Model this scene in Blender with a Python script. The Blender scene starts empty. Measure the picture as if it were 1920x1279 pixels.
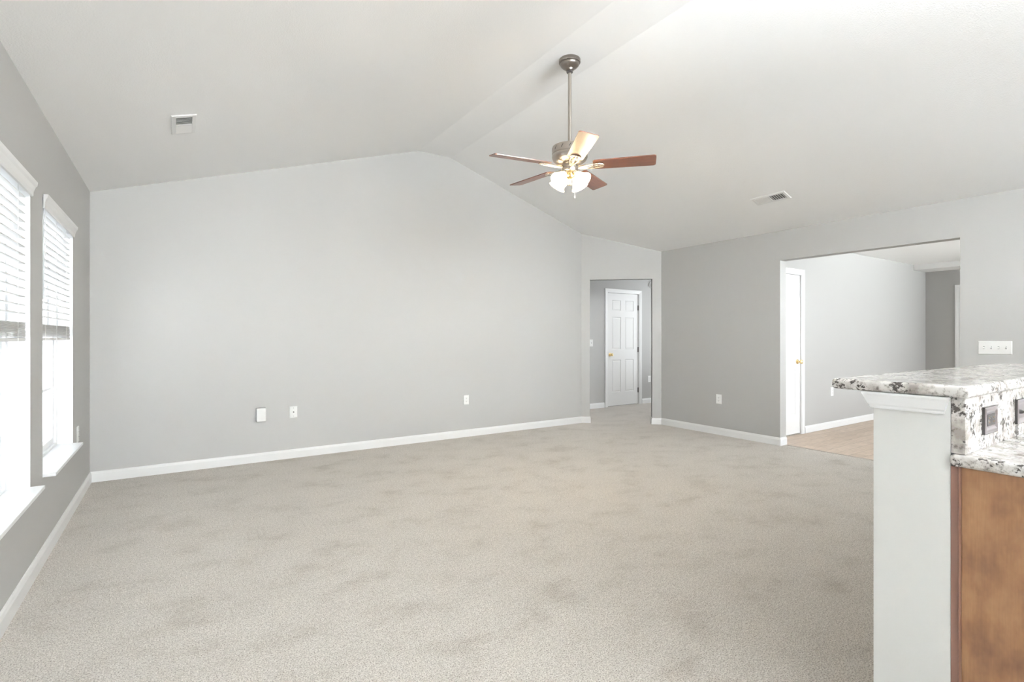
import bpy, bmesh, math, random
from mathutils import Vector, Matrix

random.seed(7)
PI = math.pi
SC = bpy.context.scene
COL = SC.collection

# ------------------------------------------------------------------ camera
EYE = 1.23
cam_data = bpy.data.cameras.new('camera')
cam_data.sensor_width = 36.0
cam_data.lens = 955.0 / 1920.0 * 36.0
cam_data.shift_y = -7.5 / 1920.0
cam_data.clip_start = 0.02
cam = bpy.data.objects.new('camera', cam_data)
COL.objects.link(cam)
cam.location = (0, 0, EYE)
cam.rotation_euler = (PI / 2, 0, -math.radians(33.4))
SC.camera = cam

# ------------------------------------------------------------------ world, exposure
# hazy sky and pale sunlit ground: brightest towards the south (-y) where the sun is
SKY_W, SKY_S = 0.72, 2.4        # sky radiance: sides / south
GND_W, GND_S = 1.6, 14.0       # sunlit ground radiance: sides / south
world = bpy.data.worlds.new('overcast_sky')
SC.world = world
world.use_nodes = True
wn = world.node_tree
wn.nodes.clear()
w_out = wn.nodes.new('ShaderNodeOutputWorld')
w_bg = wn.nodes.new('ShaderNodeBackground')
w_bg.inputs['Color'].default_value = (0.92, 0.97, 1.0, 1)
w_tc = wn.nodes.new('ShaderNodeTexCoord')
w_sep = wn.nodes.new('ShaderNodeSeparateXYZ')
wn.links.new(w_tc.outputs['Generated'], w_sep.inputs[0])


def w_range(src, f0, f1, t0, t1):
    n = wn.nodes.new('ShaderNodeMapRange')
    n.inputs['From Min'].default_value = f0
    n.inputs['From Max'].default_value = f1
    for k, v in (('To Min', t0), ('To Max', t1)):
        if isinstance(v, (int, float)):
            n.inputs[k].default_value = v
        else:
            wn.links.new(v, n.inputs[k])
    wn.links.new(src, n.inputs['Value'])
    return n.outputs['Result']


# the bright part lies to the south and south-east, not to the west
w_ss = w_range(w_sep.outputs['X'], -0.55, -0.20, SKY_W, SKY_S)
w_gs = w_range(w_sep.outputs['X'], -0.55, -0.20, GND_W, GND_S)
w_sky = w_range(w_sep.outputs['Y'], -0.40, -0.92, SKY_W, w_ss)
w_gnd = w_range(w_sep.outputs['Y'], -0.40, -0.92, GND_W, w_gs)
wn.links.new(w_range(w_sep.outputs['Z'], -0.12, 0.02, w_gnd, w_sky), w_bg.inputs['Strength'])
wn.links.new(w_bg.outputs[0], w_out.inputs[0])

vs = SC.view_settings
vs.view_transform = 'Standard'
vs.look = 'None'
vs.gamma = 1.0
vs.use_curve_mapping = False
vs.exposure = 1.46


def portal(name, loc, rot, sx, sy):
    """light portal: helps the sampler find the daylight that comes in by an opening"""
    d = bpy.data.lights.new(name, 'AREA')
    d.shape = 'RECTANGLE'
    d.size = sx
    d.size_y = sy
    d.cycles.is_portal = True
    o = bpy.data.objects.new(name, d)
    COL.objects.link(o)
    o.location = loc
    o.rotation_euler = rot
    return o


# two unseen uplights, added as fill behind the camera (bodies are built at the end)
FILL_LAMPS = [(0.9, -7.0, 2.22), (3.7, -7.2, 2.22)]
UP_W = (18000.0, 12000.0)
for (kx, ky, kz), up_w in zip(FILL_LAMPS, UP_W):
    d = bpy.data.lights.new('fill_uplight', 'AREA')
    d.shape = 'DISK'
    d.size = 0.40
    d.energy = up_w
    d.color = (0.875, 0.945, 1.0)
    o = bpy.data.objects.new('fill_uplight', d)
    COL.objects.link(o)
    o.location = (kx, ky, kz - 0.030)
    o.rotation_euler = (PI, 0, 0)

# unseen lamp added as fill in the hall behind the diagonal wall (body built at the end)
HL = (6.55, 5.35, 2.36)
d = bpy.data.lights.new('hall_fill_light', 'AREA')
d.shape = 'DISK'
d.size = 0.28
d.energy = 4.0
d.color = (0.95, 0.97, 1.0)
o = bpy.data.objects.new('hall_fill_light', d)
COL.objects.link(o)
o.location = (HL[0], HL[1], HL[2] - 0.01)

# ------------------------------------------------------------------ room numbers (metres)
XL, XR = -0.609, 5.706          # left and right walls
YB, YS = 5.555, -9.0            # far wall and the wall behind the camera
EL, ER = 2.458, 2.433           # wall heights at the two eaves
RX0, RX1, RZ = 2.360, 2.774, 3.400   # flat band at the ridge
AX, AY = 4.855, 4.832           # ends of the diagonal wall: (AX, YB) -> (XR, AY)
TH = 0.124                      # inner wall thickness


def slope_right(x):
    return RZ + (ER - RZ) * (x - RX1) / (XR - RX1)


def slope_left(x):
    return EL + (RZ - EL) * (x - XL) / (RX0 - XL)


AZ = slope_right(AX)
HALL_Y = 6.53
PASS_Y = 3.376
LOWZ = 2.42

# (y0, y1) of the two windows in the left wall; z0, z1
WIN = [(3.733, 4.715), (2.470, 3.452)]
WZ0, WZ1 = 0.462, 2.005

portal('window_portal', (XL - 0.17, (WIN[0][0] + WIN[0][1]) / 2, (WZ0 + WZ1) / 2), (0, -PI / 2, 0), 1.54, 0.98)
portal('window_portal', (XL - 0.17, (WIN[1][0] + WIN[1][1]) / 2, (WZ0 + WZ1) / 2), (0, -PI / 2, 0), 1.54, 0.98)
SD = (-0.30, 5.30, 0.02, 2.25)       # unseen glass door, added behind the camera to light the room
portal('window_portal', ((SD[0] + SD[1]) / 2, YS - 0.2, (SD[2] + SD[3]) / 2), (PI / 2, 0, 0), SD[1] - SD[0], SD[3] - SD[2])
PS = 0.30                              # south wall of the dining room beyond the opening
DW = (6.45, 10.55, 0.12, 2.36)          # its unseen window, added for daylight on the passage wall
portal('window_portal', ((DW[0] + DW[1]) / 2, PS - 0.2, (DW[2] + DW[3]) / 2), (PI / 2, 0, 0), DW[1] - DW[0], DW[3] - DW[2])
HX = 8.60                              # east end of the bedroom hall
HW = (3.75, 6.35, 0.15, 2.32)  # unseen window, added to light the hall
portal('window_portal', (HX + 0.2, (HW[0] + HW[1]) / 2, (HW[2] + HW[3]) / 2), (0, PI / 2, 0), HW[3] - HW[2], HW[1] - HW[0])


# ------------------------------------------------------------------ materials
def mat(name, color, rough=0.5, metal=0.0, spec=0.5, coat=0.0):
    m = bpy.data.materials.new(name)
    m.use_nodes = True
    b = m.node_tree.nodes['Principled BSDF']
    b.inputs['Base Color'].default_value = (*color, 1)
    b.inputs['Roughness'].default_value = rough
    b.inputs['Metallic'].default_value = metal
    b.inputs['Specular IOR Level'].default_value = spec
    b.inputs['Coat Weight'].default_value = coat
    b.inputs['Coat Roughness'].default_value = 0.15
    return m


def nodes(m):
    nt = m.node_tree
    return nt, nt.nodes['Principled BSDF'], (lambda t: nt.nodes.new('ShaderNode' + t)), nt.links.new


def coords(m, scale=(1, 1, 1), rot=(0, 0, 0)):
    nt, b, N, L = nodes(m)
    tc = N('TexCoord')
    mp = N('Mapping')
    mp.inputs['Scale'].default_value = scale
    mp.inputs['Rotation'].default_value = rot
    L(tc.outputs['Object'], mp.inputs['Vector'])
    return mp.outputs['Vector']


def noise(m, vec, scale, detail=2.0, rough=0.5):
    nt, b, N, L = nodes(m)
    n = N('TexNoise')
    n.inputs['Scale'].default_value = scale
    n.inputs['Detail'].default_value = detail
    n.inputs['Roughness'].default_value = rough
    L(vec, n.inputs['Vector'])
    return n.outputs['Fac']


def ramp(m, fac, stops, interp='LINEAR'):
    nt, b, N, L = nodes(m)
    r = N('ValToRGB')
    r.color_ramp.interpolation = interp
    e = r.color_ramp.elements
    while len(e) < len(stops):
        e.new(0.5)
    for el, (p, c) in zip(e, stops):
        el.position = p
        el.color = (*c, 1) if len(c) == 3 else c
    L(fac, r.inputs['Fac'])
    return r.outputs['Color']


def mix(m, fac, a, b_, mode='MIX'):
    nt, b, N, L = nodes(m)
    x = N('Mix')
    x.data_type = 'RGBA'
    x.blend_type = mode
    if isinstance(fac, (int, float)):
        x.inputs['Factor'].default_value = fac
    else:
        L(fac, x.inputs['Factor'])
    for i, v in ((6, a), (7, b_)):
        if isinstance(v, tuple):
            x.inputs[i].default_value = (*v, 1)
        else:
            L(v, x.inputs[i])
    return x.outputs[2]


def bump(m, height, strength, dist):
    nt, b, N, L = nodes(m)
    bp = N('Bump')
    bp.inputs['Strength'].default_value = strength
    bp.inputs['Distance'].default_value = dist
    L(height, bp.inputs['Height'])
    L(bp.outputs['Normal'], b.inputs['Normal'])


def paint(name, color, rough, bump_scale=0, bump_d=0.0004, spec=0.35):
    m = mat(name, color, rough, spec=spec)
    if bump_scale:
        v = coords(m)
        bump(m, noise(m, v, bump_scale, 3.0, 0.55), 0.5, bump_d)
    return m


M_WALL = paint('grey_wall_paint', (0.448, 0.442, 0.430), 0.62, 220)
M_CEIL = paint('white_textured_ceiling_paint', (0.900, 0.900, 0.897), 0.9, 130, 0.0035, 0.1)
M_TRIM = paint('white_trim_paint', (0.80, 0.80, 0.795), 0.38, spec=0.45)
M_SILL = paint('white_sill_paint', (0.84, 0.85, 0.86), 0.35, spec=0.5)
M_PONY = paint('off_white_wall_paint', (0.72, 0.725, 0.71), 0.6, 200)
M_VINYL = mat('white_vinyl', (0.86, 0.87, 0.88), 0.35)
M_PLASTIC = mat('white_plastic', (0.80, 0.80, 0.785), 0.4)
M_SLOT = mat('dark_slot', (0.06, 0.06, 0.058), 0.6)
M_DUCT = mat('dark_duct_metal', (0.16, 0.16, 0.155), 0.7)
M_BRASS = mat('polished_brass', (0.83, 0.64, 0.33), 0.22, 1.0)
M_HINGE = mat('dark_bronze_hinge', (0.16, 0.15, 0.145), 0.4, 0.9)
M_NICKEL = mat('brushed_nickel', (0.47, 0.43, 0.39), 0.30, 1.0)
M_PEWTER = mat('dark_brushed_pewter', (0.27, 0.24, 0.215), 0.28, 1.0)
M_BRONZEP = mat('bronze_plate_metal', (0.60, 0.575, 0.60), 0.33, 1.0)
M_BRONZEI = mat('dark_brown_plastic', (0.035, 0.03, 0.028), 0.25, 0.0, 0.6)

# carpet -------------------------------------------------------------
M_CARPET = mat('beige_cut_pile_carpet', (0.5, 0.44, 0.38), 1.0, spec=0.0)
nt, B, N, L = nodes(M_CARPET)
B.inputs['Sheen Weight'].default_value = 0.25
B.inputs['Sheen Roughness'].default_value = 0.6
B.inputs['Sheen Tint'].default_value = (1, 0.96, 0.9, 1)
v = coords(M_CARPET)
pile = noise(M_CARPET, v, 190, 3.0, 0.65)
mid = noise(M_CARPET, v, 55, 2.0, 0.6)
swirl = noise(M_CARPET, coords(M_CARPET, (1.0, 1.25, 1), (0, 0, 0.6)), 3.0, 7.0, 0.66)
base = ramp(M_CARPET, pile, [(0.33, (0.200, 0.178, 0.154)), (0.42, (0.440, 0.404, 0.363)), (0.49, (0.605, 0.563, 0.514)), (0.62, (0.770, 0.730, 0.680))])
midc = ramp(M_CARPET, mid, [(0.35, (0.86, 0.85, 0.84)), (0.6, (1.0, 1.0, 1.0))])
base = mix(M_CARPET, 1.0, base, midc, 'MULTIPLY')
patch = ramp(M_CARPET, swirl, [(0.32, (0.82, 0.805, 0.785)), (0.41, (0.935, 0.93, 0.92)), (0.48, (1.0, 1.0, 1.0)), (0.62, (1.04, 1.04, 1.04))])
L(mix(M_CARPET, 1.0, base, patch, 'MULTIPLY'), B.inputs['Base Color'])
bump(M_CARPET, noise(M_CARPET, v, 240, 3.0, 0.7), 0.9, 0.006)

# wood plank floor ---------------------------------------------------
M_WOODF = mat('light_oak_plank_floor', (0.5, 0.4, 0.3), 0.42)
nt, B, N, L = nodes(M_WOODF)
v = coords(M_WOODF)
br = N('TexBrick')
br.offset = 0.37
br.inputs['Scale'].default_value = 1.0
br.inputs['Brick Width'].default_value = 1.2
br.inputs['Row Height'].default_value = 0.125
br.inputs['Mortar Size'].default_value = 0.0015
br.inputs['Color1'].default_value = (0.66, 0.545, 0.45, 1)
br.inputs['Color2'].default_value = (0.55, 0.44, 0.35, 1)
br.inputs['Mortar'].default_value = (0.22, 0.16, 0.12, 1)
L(v, br.inputs['Vector'])
g = noise(M_WOODF, coords(M_WOODF, (1.2, 16, 1)), 5, 6, 0.6)
gr = ramp(M_WOODF, g, [(0.3, (0.78, 0.74, 0.70)), (0.65, (1.08, 1.06, 1.04))])
L(mix(M_WOODF, 1.0, br.outputs['Color'], gr, 'MULTIPLY'), B.inputs['Base Color'])

# granite --------------------------------------------------------------
M_GRAN = mat('white_speckled_granite', (0.75, 0.73, 0.7), 0.14, spec=0.55)
nt, B, N, L = nodes(M_GRAN)
v = coords(M_GRAN)
cloud = noise(M_GRAN, v, 16, 5, 0.6)
c0 = ramp(M_GRAN, cloud, [(0.33, (0.31, 0.285, 0.26)), (0.42, (0.485, 0.458, 0.43)), (0.52, (0.64, 0.622, 0.60))])
vein = noise(M_GRAN, v, 62, 6, 0.68)
vm = ramp(M_GRAN, vein, [(0.36, (0.22, 0.20, 0.185)), (0.43, (0.70, 0.68, 0.66)), (0.50, (1, 1, 1))])
c1 = mix(M_GRAN, 0.85, c0, vm, 'MULTIPLY')
speck = noise(M_GRAN, v, 105, 4, 0.6)
clus = noise(M_GRAN, v, 19, 3, 0.5)
ma = N('Math'); ma.operation = 'ADD'
L(speck, ma.inputs[0]); L(clus, ma.inputs[1])
sm = ramp(M_GRAN, ma.outputs[0], [(0.0, (0, 0, 0)), (0.5, (0, 0, 0))])
mr = N('MapRange')
mr.inputs['From Min'].default_value = 0.89
mr.inputs['From Max'].default_value = 0.835
L(ma.outputs[0], mr.inputs['Value'])
c2 = mix(M_GRAN, mr.outputs['Result'], c1, (0.055, 0.047, 0.042))
L(c2, B.inputs['Base Color'])

# woods ----------------------------------------------------------------
M_CAB = mat('stained_maple_cabinet', (0.3, 0.16, 0.07), 0.42, spec=0.4)
nt, B, N, L = nodes(M_CAB)
blot = noise(M_CAB, coords(M_CAB, (1, 1, 0.6)), 11, 4, 0.55)
cc = ramp(M_CAB, blot, [(0.32, (0.160, 0.079, 0.046)), (0.50, (0.240, 0.126, 0.062)), (0.70, (0.320, 0.180, 0.088))])
fine = noise(M_CAB, coords(M_CAB, (60, 60, 3)), 4, 3, 0.6)
fr = ramp(M_CAB, fine, [(0.3, (0.92, 0.91, 0.90)), (0.7, (1.05, 1.04, 1.03))])
L(mix(M_CAB, 1.0, cc, fr, 'MULTIPLY'), B.inputs['Base Color'])
M_CABD = mat('dark_stained_cabinet_edge', (0.20, 0.105, 0.075), 0.3, spec=0.6)

M_MAHO = mat('mahogany_blade_veneer', (0.2, 0.06, 0.03), 0.33, spec=0.7, coat=0.8)
M_MAHO.node_tree.nodes['Principled BSDF'].inputs['Coat Roughness'].default_value = 0.42
nt, B, N, L = nodes(M_MAHO)
g = noise(M_MAHO, coords(M_MAHO, (3, 45, 45)), 3, 5, 0.6)
L(ramp(M_MAHO, g, [(0.3, (0.105, 0.032, 0.017)), (0.7, (0.225, 0.078, 0.038))]), B.inputs['Base Color'])

# lamp glass, bulbs ------------------------------------------------------
M_SHADE = mat('glowing_frosted_glass', (0.95, 0.9, 0.8), 0.5)
b_ = M_SHADE.node_tree.nodes['Principled BSDF']
b_.inputs['Emission Color'].default_value = (1.0, 0.80, 0.50, 1)
b_.inputs['Emission Strength'].default_value = 5.5
M_BULB = mat('lit_bulb', (1, 0.9, 0.7), 0.5)
b_ = M_BULB.node_tree.nodes['Principled BSDF']
b_.inputs['Emission Color'].default_value = (1.0, 0.86, 0.66, 1)
b_.inputs['Emission Strength'].default_value = 260.0

# window glass -------------------------------------------------------------
M_GLASS = bpy.data.materials.new('clear_window_glass')
M_GLASS.use_nodes = True
nt = M_GLASS.node_tree
nt.nodes.clear()
o_ = nt.nodes.new('ShaderNodeOutputMaterial')
mx = nt.nodes.new('ShaderNodeMixShader')
tr = nt.nodes.new('ShaderNodeBsdfTransparent')
gl = nt.nodes.new('ShaderNodeBsdfGlossy')
gl.inputs['Roughness'].default_value = 0.02
fr_ = nt.nodes.new('ShaderNodeLayerWeight')
fr_.inputs['Blend'].default_value = 0.08
nt.links.new(fr_.outputs['Facing'], mx.inputs[0])
nt.links.new(tr.outputs[0], mx.inputs[1])
nt.links.new(gl.outputs[0], mx.inputs[2])
nt.links.new(mx.outputs[0], o_.inputs[0])

# blind slats: white, slightly translucent ------------------------------------
M_SLAT = bpy.data.materials.new('white_translucent_slat')
M_SLAT.use_nodes = True
nt = M_SLAT.node_tree
nt.nodes.clear()
o_ = nt.nodes.new('ShaderNodeOutputMaterial')
mx = nt.nodes.new('ShaderNodeMixShader')
mx.inputs[0].default_value = 0.12
df = nt.nodes.new('ShaderNodeBsdfDiffuse')
df.inputs['Color'].default_value = (0.86, 0.86, 0.86, 1)
tl = nt.nodes.new('ShaderNodeBsdfTranslucent')
tl.inputs['Color'].default_value = (0.9, 0.9, 0.9, 1)
nt.links.new(df.outputs[0], mx.inputs[1])
nt.links.new(tl.outputs[0], mx.inputs[2])
nt.links.new(mx.outputs[0], o_.inputs[0])


# ------------------------------------------------------------------ mesh helpers
def build(name, bm, m, parent=None, smooth=False, bevel=0.0, seg=2, angle=35):
    """link a bmesh as ONE mesh object"""
    bmesh.ops.recalc_face_normals(bm, faces=bm.faces)
    me = bpy.data.meshes.new(name)
    bm.to_mesh(me)
    bm.free()
    me.materials.append(m)
    o = bpy.data.objects.new(name, me)
    COL.objects.link(o)
    if parent is not None:
        o.parent = parent
    if smooth:
        for p in me.polygons:
            p.use_smooth = True
        md = o.modifiers.new('edge_split', 'EDGE_SPLIT')
        md.split_angle = math.radians(angle)
    if bevel:
        md = o.modifiers.new('bevel', 'BEVEL')
        md.width = bevel
        md.segments = seg
        md.limit_method = 'ANGLE'
        md.angle_limit = math.radians(40)
    return o


def add_box(bm, x0, x1, y0, y1, z0, z1, mtx=None):
    vs_ = [bm.verts.new((x, y, z)) for x in (x0, x1) for y in (y0, y1) for z in (z0, z1)]
    for f in ((0, 1, 3, 2), (4, 6, 7, 5), (0, 4, 5, 1), (2, 3, 7, 6), (0, 2, 6, 4), (1, 5, 7, 3)):
        bm.faces.new([vs_[i] for i in f])
    if mtx is not None:
        for q in vs_:
            q.co = mtx @ q.co
    return vs_


def box(*a, mtx=None):
    bm = bmesh.new()
    add_box(bm, *a, mtx=mtx)
    return bm


def add_prism(bm, pts, z0, z1, mtx=None):
    """extrude a plan polygon (list of xy) from z0 to z1"""
    lo = [bm.verts.new((p[0], p[1], z0)) for p in pts]
    hi = [bm.verts.new((p[0], p[1], z1)) for p in pts]
    bm.faces.new(lo)
    bm.faces.new(hi)
    n = len(pts)
    for i in range(n):
        bm.faces.new((lo[i], lo[(i + 1) % n], hi[(i + 1) % n], hi[i]))
    if mtx is not None:
        for q in lo + hi:
            q.co = mtx @ q.co
    return lo + hi


def prism(*a, mtx=None):
    bm = bmesh.new()
    add_prism(bm, *a, mtx=mtx)
    return bm


def add_lathe(bm, prof, seg=32, mtx=None, cap=True):
    """profile: list of (radius, z)"""
    rings = []
    for r, z in prof:
        if r < 1e-6:
            rings.append([bm.verts.new((0, 0, z))])
        else:
            rings.append([bm.verts.new((r * math.cos(2 * PI * k / seg), r * math.sin(2 * PI * k / seg), z)) for k in range(seg)])
    for a, b in zip(rings, rings[1:]):
        for k in range(seg):
            k2 = (k + 1) % seg
            if len(a) == 1 and len(b) == 1:
                continue
            if len(a) == 1:
                bm.faces.new((a[0], b[k], b[k2]))
            elif len(b) == 1:
                bm.faces.new((a[k], a[k2], b[0]))
            else:
                bm.faces.new((a[k], a[k2], b[k2], b[k]))
    if cap:
        for rg in (rings[0], rings[-1]):
            if len(rg) > 1:
                bm.faces.new(rg)
    if mtx is not None:
        for rg in rings:
            for q in rg:
                q.co = mtx @ q.co


def lathe(prof, seg=32, mtx=None, cap=True):
    bm = bmesh.new()
    add_lathe(bm, prof, seg, mtx, cap)
    return bm


def add_tube(bm, pts, r, seg=10):
    """round bar along a polyline"""
    pts = [Vector(p) for p in pts]
    rings = []
    for i, p in enumerate(pts):
        d = (pts[min(i + 1, len(pts) - 1)] - pts[max(i - 1, 0)]).normalized()
        u = d.cross(Vector((0, 0, 1)))
        if u.length < 1e-4:
            u = d.cross(Vector((1, 0, 0)))
        u.normalize()
        w = d.cross(u)
        rr = r[i] if isinstance(r, (list, tuple)) else r
        rings.append([bm.verts.new(p + rr * (math.cos(2 * PI * k / seg) * u + math.sin(2 * PI * k / seg) * w)) for k in range(seg)])
    for a, b in zip(rings, rings[1:]):
        for k in range(seg):
            bm.faces.new((a[k], a[(k + 1) % seg], b[(k + 1) % seg], b[k]))
    bm.faces.new(rings[0])
    bm.faces.new(rings[-1])


def wall_mesh(outline, holes, origin, udir, ndir, thick):
    """outline and holes in (u, z); the wall's face lies in the plane through origin, body extends along ndir"""
    bm = bmesh.new()
    o = Vector(origin)
    u = Vector(udir).normalized()
    n = Vector(ndir).normalized()
    edges = []
    for loop in [outline] + holes:
        vv = [bm.verts.new(o + u * a + Vector((0, 0, b))) for a, b in loop]
        for i in range(len(vv)):
            edges.append(bm.edges.new((vv[i], vv[(i + 1) % len(vv)])))
    bmesh.ops.triangle_fill(bm, edges=edges, use_beauty=True, use_dissolve=False, normal=n)
    r = bmesh.ops.extrude_face_region(bm, geom=bm.faces[:])
    bmesh.ops.translate(bm, vec=n * thick, verts=[g_ for g_ in r['geom'] if isinstance(g_, bmesh.types.BMVert)])
    return bm


def rect(a0, a1, z0, z1):
    return [(a0, z0), (a1, z0), (a1, z1), (a0, z1)]


def sweep(path, prof, closed=False):
    """sweep profile (out, z) along a plan polyline; 'out' is to the LEFT of the direction of travel; mitred corners"""
    bm = bmesh.new()
    P = [Vector(p) for p in path]
    n = len(P)
    rings = []
    for i in range(n):
        if i == 0:
            d = (P[1] - P[0]).normalized(); off = Vector((-d.y, d.x)); k = 1
        elif i == n - 1:
            d = (P[-1] - P[-2]).normalized(); off = Vector((-d.y, d.x)); k = 1
        else:
            d0 = (P[i] - P[i - 1]).normalized(); d1 = (P[i + 1] - P[i]).normalized()
            n0 = Vector((-d0.y, d0.x)); n1 = Vector((-d1.y, d1.x))
            off = (n0 + n1).normalized()
            k = 1 / max(0.2, off.dot(n0))
        rings.append([bm.verts.new((P[i].x + off.x * k * a, P[i].y + off.y * k * a, z)) for a, z in prof])
    m_ = len(prof)
    for a, b in zip(rings, rings[1:]):
        for j in range(m_):
            bm.faces.new((a[j], a[(j + 1) % m_], b[(j + 1) % m_], b[j]))
    bm.faces.new(rings[0])
    bm.faces.new(rings[-1])
    return bm


def tag(o, label, cat, group=None, kind=None):
    o['label'] = label
    o['category'] = cat
    if group:
        o['group'] = group
    if kind:
        o['kind'] = kind
    return o


def struct(name, bm, m, label, cat, **kw):
    return tag(build(name, bm, m, **kw), label, cat, kind='structure')


def thing(name, label, cat, loc=(0, 0, 0), rz=0.0, group=None, kind=None):
    o = bpy.data.objects.new(name, None)
    o.empty_display_size = 0.05
    COL.objects.link(o)
    o.location = loc
    o.rotation_euler = (0, 0, rz)
    return tag(o, label, cat, group, kind)


def copy_tree(o, parent=None):
    c = o.copy()
    COL.objects.link(c)
    if parent is not None:
        c.parent = parent
    for ch in list(o.children):
        copy_tree(ch, c)
    return c


def dup(root, label, loc, rz, group=None):
    c = copy_tree(root)
    c.location = loc
    c.rotation_euler = (0, 0, rz)
    c['label'] = label
    return c


# ================================================================== SETTING
# floors
bm = bmesh.new()
add_prism(bm, [(XL - 0.1, YS - 0.1), (5.80, YS - 0.1), (5.80, PASS_Y + 0.02), (HX, PASS_Y + 0.02), (HX, HALL_Y + 0.05), (3.7, HALL_Y + 0.05), (3.7, YB + 0.1), (XL - 0.1, YB + 0.1)], -0.08, 0.0)
struct('floor', bm, M_CARPET, 'beige cut-pile carpet covering the living room and hall', 'carpet')
bm = bmesh.new()
add_prism(bm, [(5.802, PS - 0.1), (10.8, PS - 0.1), (10.8, PASS_Y + 0.018), (5.802, PASS_Y + 0.018)], -0.08, -0.004)
struct('floor', bm, M_WOODF, 'light wood plank floor beyond the wide opening', 'floor')
# thin metal edge where carpet meets planks
bm = bmesh.new()
add_prism(bm, [(5.788, 1.557), (5.812, 1.557), (5.812, 3.11), (5.788, 3.11)], -0.01, 0.003)
struct('trim_1', bm, mat('carpet_edge_strip', (0.36, 0.31, 0.26), 0.5), 'thin strip between carpet and wood floor', 'threshold')

# ceilings
bm = bmesh.new()
pr = [(XL - 0.1, EL - 0.1 * (RZ - EL) / (RX0 - XL)), (RX0, RZ), (RX1, RZ), (XR + 0.05, slope_right(XR + 0.05))]
lo = [[bm.verts.new((x, y, z)) for x, z in pr] for y in (YS - 0.1, YB + 0.06)]
hi = [[bm.verts.new((x, y, z + 0.12)) for x, z in pr] for y in (YS - 0.1, YB + 0.06)]
for i in range(3):
    bm.faces.new((lo[0][i], lo[0][i + 1], lo[1][i + 1], lo[1][i]))
    bm.faces.new((hi[0][i], hi[1][i], hi[1][i + 1], hi[0][i + 1]))
    for k in (0, 1):
        bm.faces.new((lo[k][i], hi[k][i], hi[k][i + 1], lo[k][i + 1]))
for i in (0, 3):
    bm.faces.new((lo[0][i], lo[1][i], hi[1][i], hi[0][i]))
struct('ceiling', bm, M_CEIL, 'white vaulted ceiling with a flat band along its ridge', 'ceiling')
struct('ceiling', box(XR + 0.06, 10.9, PS - 0.1, PASS_Y + 0.06, LOWZ, LOWZ + 0.1), M_CEIL, 'flat white ceiling beyond the wide opening', 'ceiling')
bm = bmesh.new()
add_prism(bm, [(3.7, YB + 0.12), (4.905, YB + 0.12), (XR + 0.13, 4.885), (XR + 0.13, PASS_Y + 0.13), (HX + 0.1, PASS_Y + 0.13), (HX + 0.1, HALL_Y + 0.1), (3.7, HALL_Y + 0.1)], LOWZ, LOWZ + 0.1)
struct('ceiling', bm, M_CEIL, 'flat ceiling of the hall behind the diagonal wall', 'ceiling')

# left wall with two windows
out = [(YS - 0.1, 0), (YB + 0.1, 0), (YB + 0.1, EL), (YS - 0.1, EL)]
holes = [rect(a, b, WZ0, WZ1) for a, b in WIN]
struct('wall_left', wall_mesh(out, holes, (XL, 0, 0), (0, 1, 0), (-1, 0, 0), 0.17), M_WALL, 'grey wall with the two windows, left', 'wall')
# far wall (gable)
out = [(XL, 0), (AX, 0), (AX, AZ), (RX1, RZ), (RX0, RZ), (XL, EL)]
struct('wall_back', wall_mesh(out, [], (0, YB, 0), (1, 0, 0), (0, 1, 0), TH), M_WALL, 'long blank grey gable wall facing the camera', 'wall')
# diagonal wall with the hall opening
dv = Vector((XR - AX, AY - YB, 0))
DL = dv.length
du = dv.normalized()
dn = Vector((-du.y, du.x, 0))          # points away from the room
if dn.y < 0:
    dn = -dn
OP0 = (4.947 - AX) / du.x
OP1 = (5.612 - AX) / du.x
OPZ = 2.052
out = [(0, 0), (OP0, 0), (OP0, OPZ), (OP1, OPZ), (OP1, 0), (DL, 0), (DL, ER), (0, AZ)]
struct('wall_diagonal', wall_mesh(out, [], (AX, YB, 0), du, dn, TH), M_WALL, 'short diagonal grey wall around the hall opening', 'wall')
# right wall with the wide opening
OY0, OY1, OZ = 1.557, 3.142, 2.098
out = [(YS - 0.1, 0), (OY0, 0), (OY0, OZ), (OY1, OZ), (OY1, 0), (AY, 0), (AY, ER), (YS - 0.1, ER)]
struct('wall_right', wall_mesh(out, [], (XR, 0, 0), (0, 1, 0), (1, 0, 0), TH), M_WALL, 'grey wall with the wide cased-free opening, right', 'wall')
# wall behind the camera
out = [(XL, 0), (XR, 0), (XR, ER), (RX1, RZ), (RX0, RZ), (XL, EL)]
struct('wall_front', wall_mesh(out, [rect(*SD)], (0, YS, 0), (1, 0, 0), (0, -1, 0), 0.17), M_WALL, 'grey gable wall behind the camera', 'wall')
# unseen partition, added to keep the uplights' glow off the backsplash
struct('wall_light_block', box(0.95, XR, -1.90, -1.78, 0, 1.92), M_CAB, 'brown wood partition added behind the camera to shade the backsplash', 'wall')
# dining room beyond the opening
DX0, DX1 = 5.872, 6.634
DZ = 2.032
out = [(XR + TH, 0), (DX0, 0), (DX0, DZ), (DX1, DZ), (DX1, 0), (10.69, 0), (10.69, LOWZ), (XR + TH, LOWZ)]
struct('wall_passage', wall_mesh(out, [], (0, PASS_Y, 0), (1, 0, 0), (0, 1, 0), TH), M_WALL, 'bright grey wall beyond the wide opening', 'wall')
struct('wall_passage_end', wall_mesh([(PS, 0), (PASS_Y, 0), (PASS_Y, LOWZ), (PS, LOWZ)], [], (10.69, 0, 0), (0, 1, 0), (1, 0, 0), TH), M_WALL, 'grey end wall far beyond the wide opening', 'wall')
out = rect(XR + TH, 10.69, 0, LOWZ)
struct('wall_passage_front', wall_mesh(out, [rect(*DW)], (0, PS, 0), (1, 0, 0), (0, -1, 0), 0.17), M_WALL, 'grey wall with the added window of the room beyond the opening', 'wall')
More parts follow.
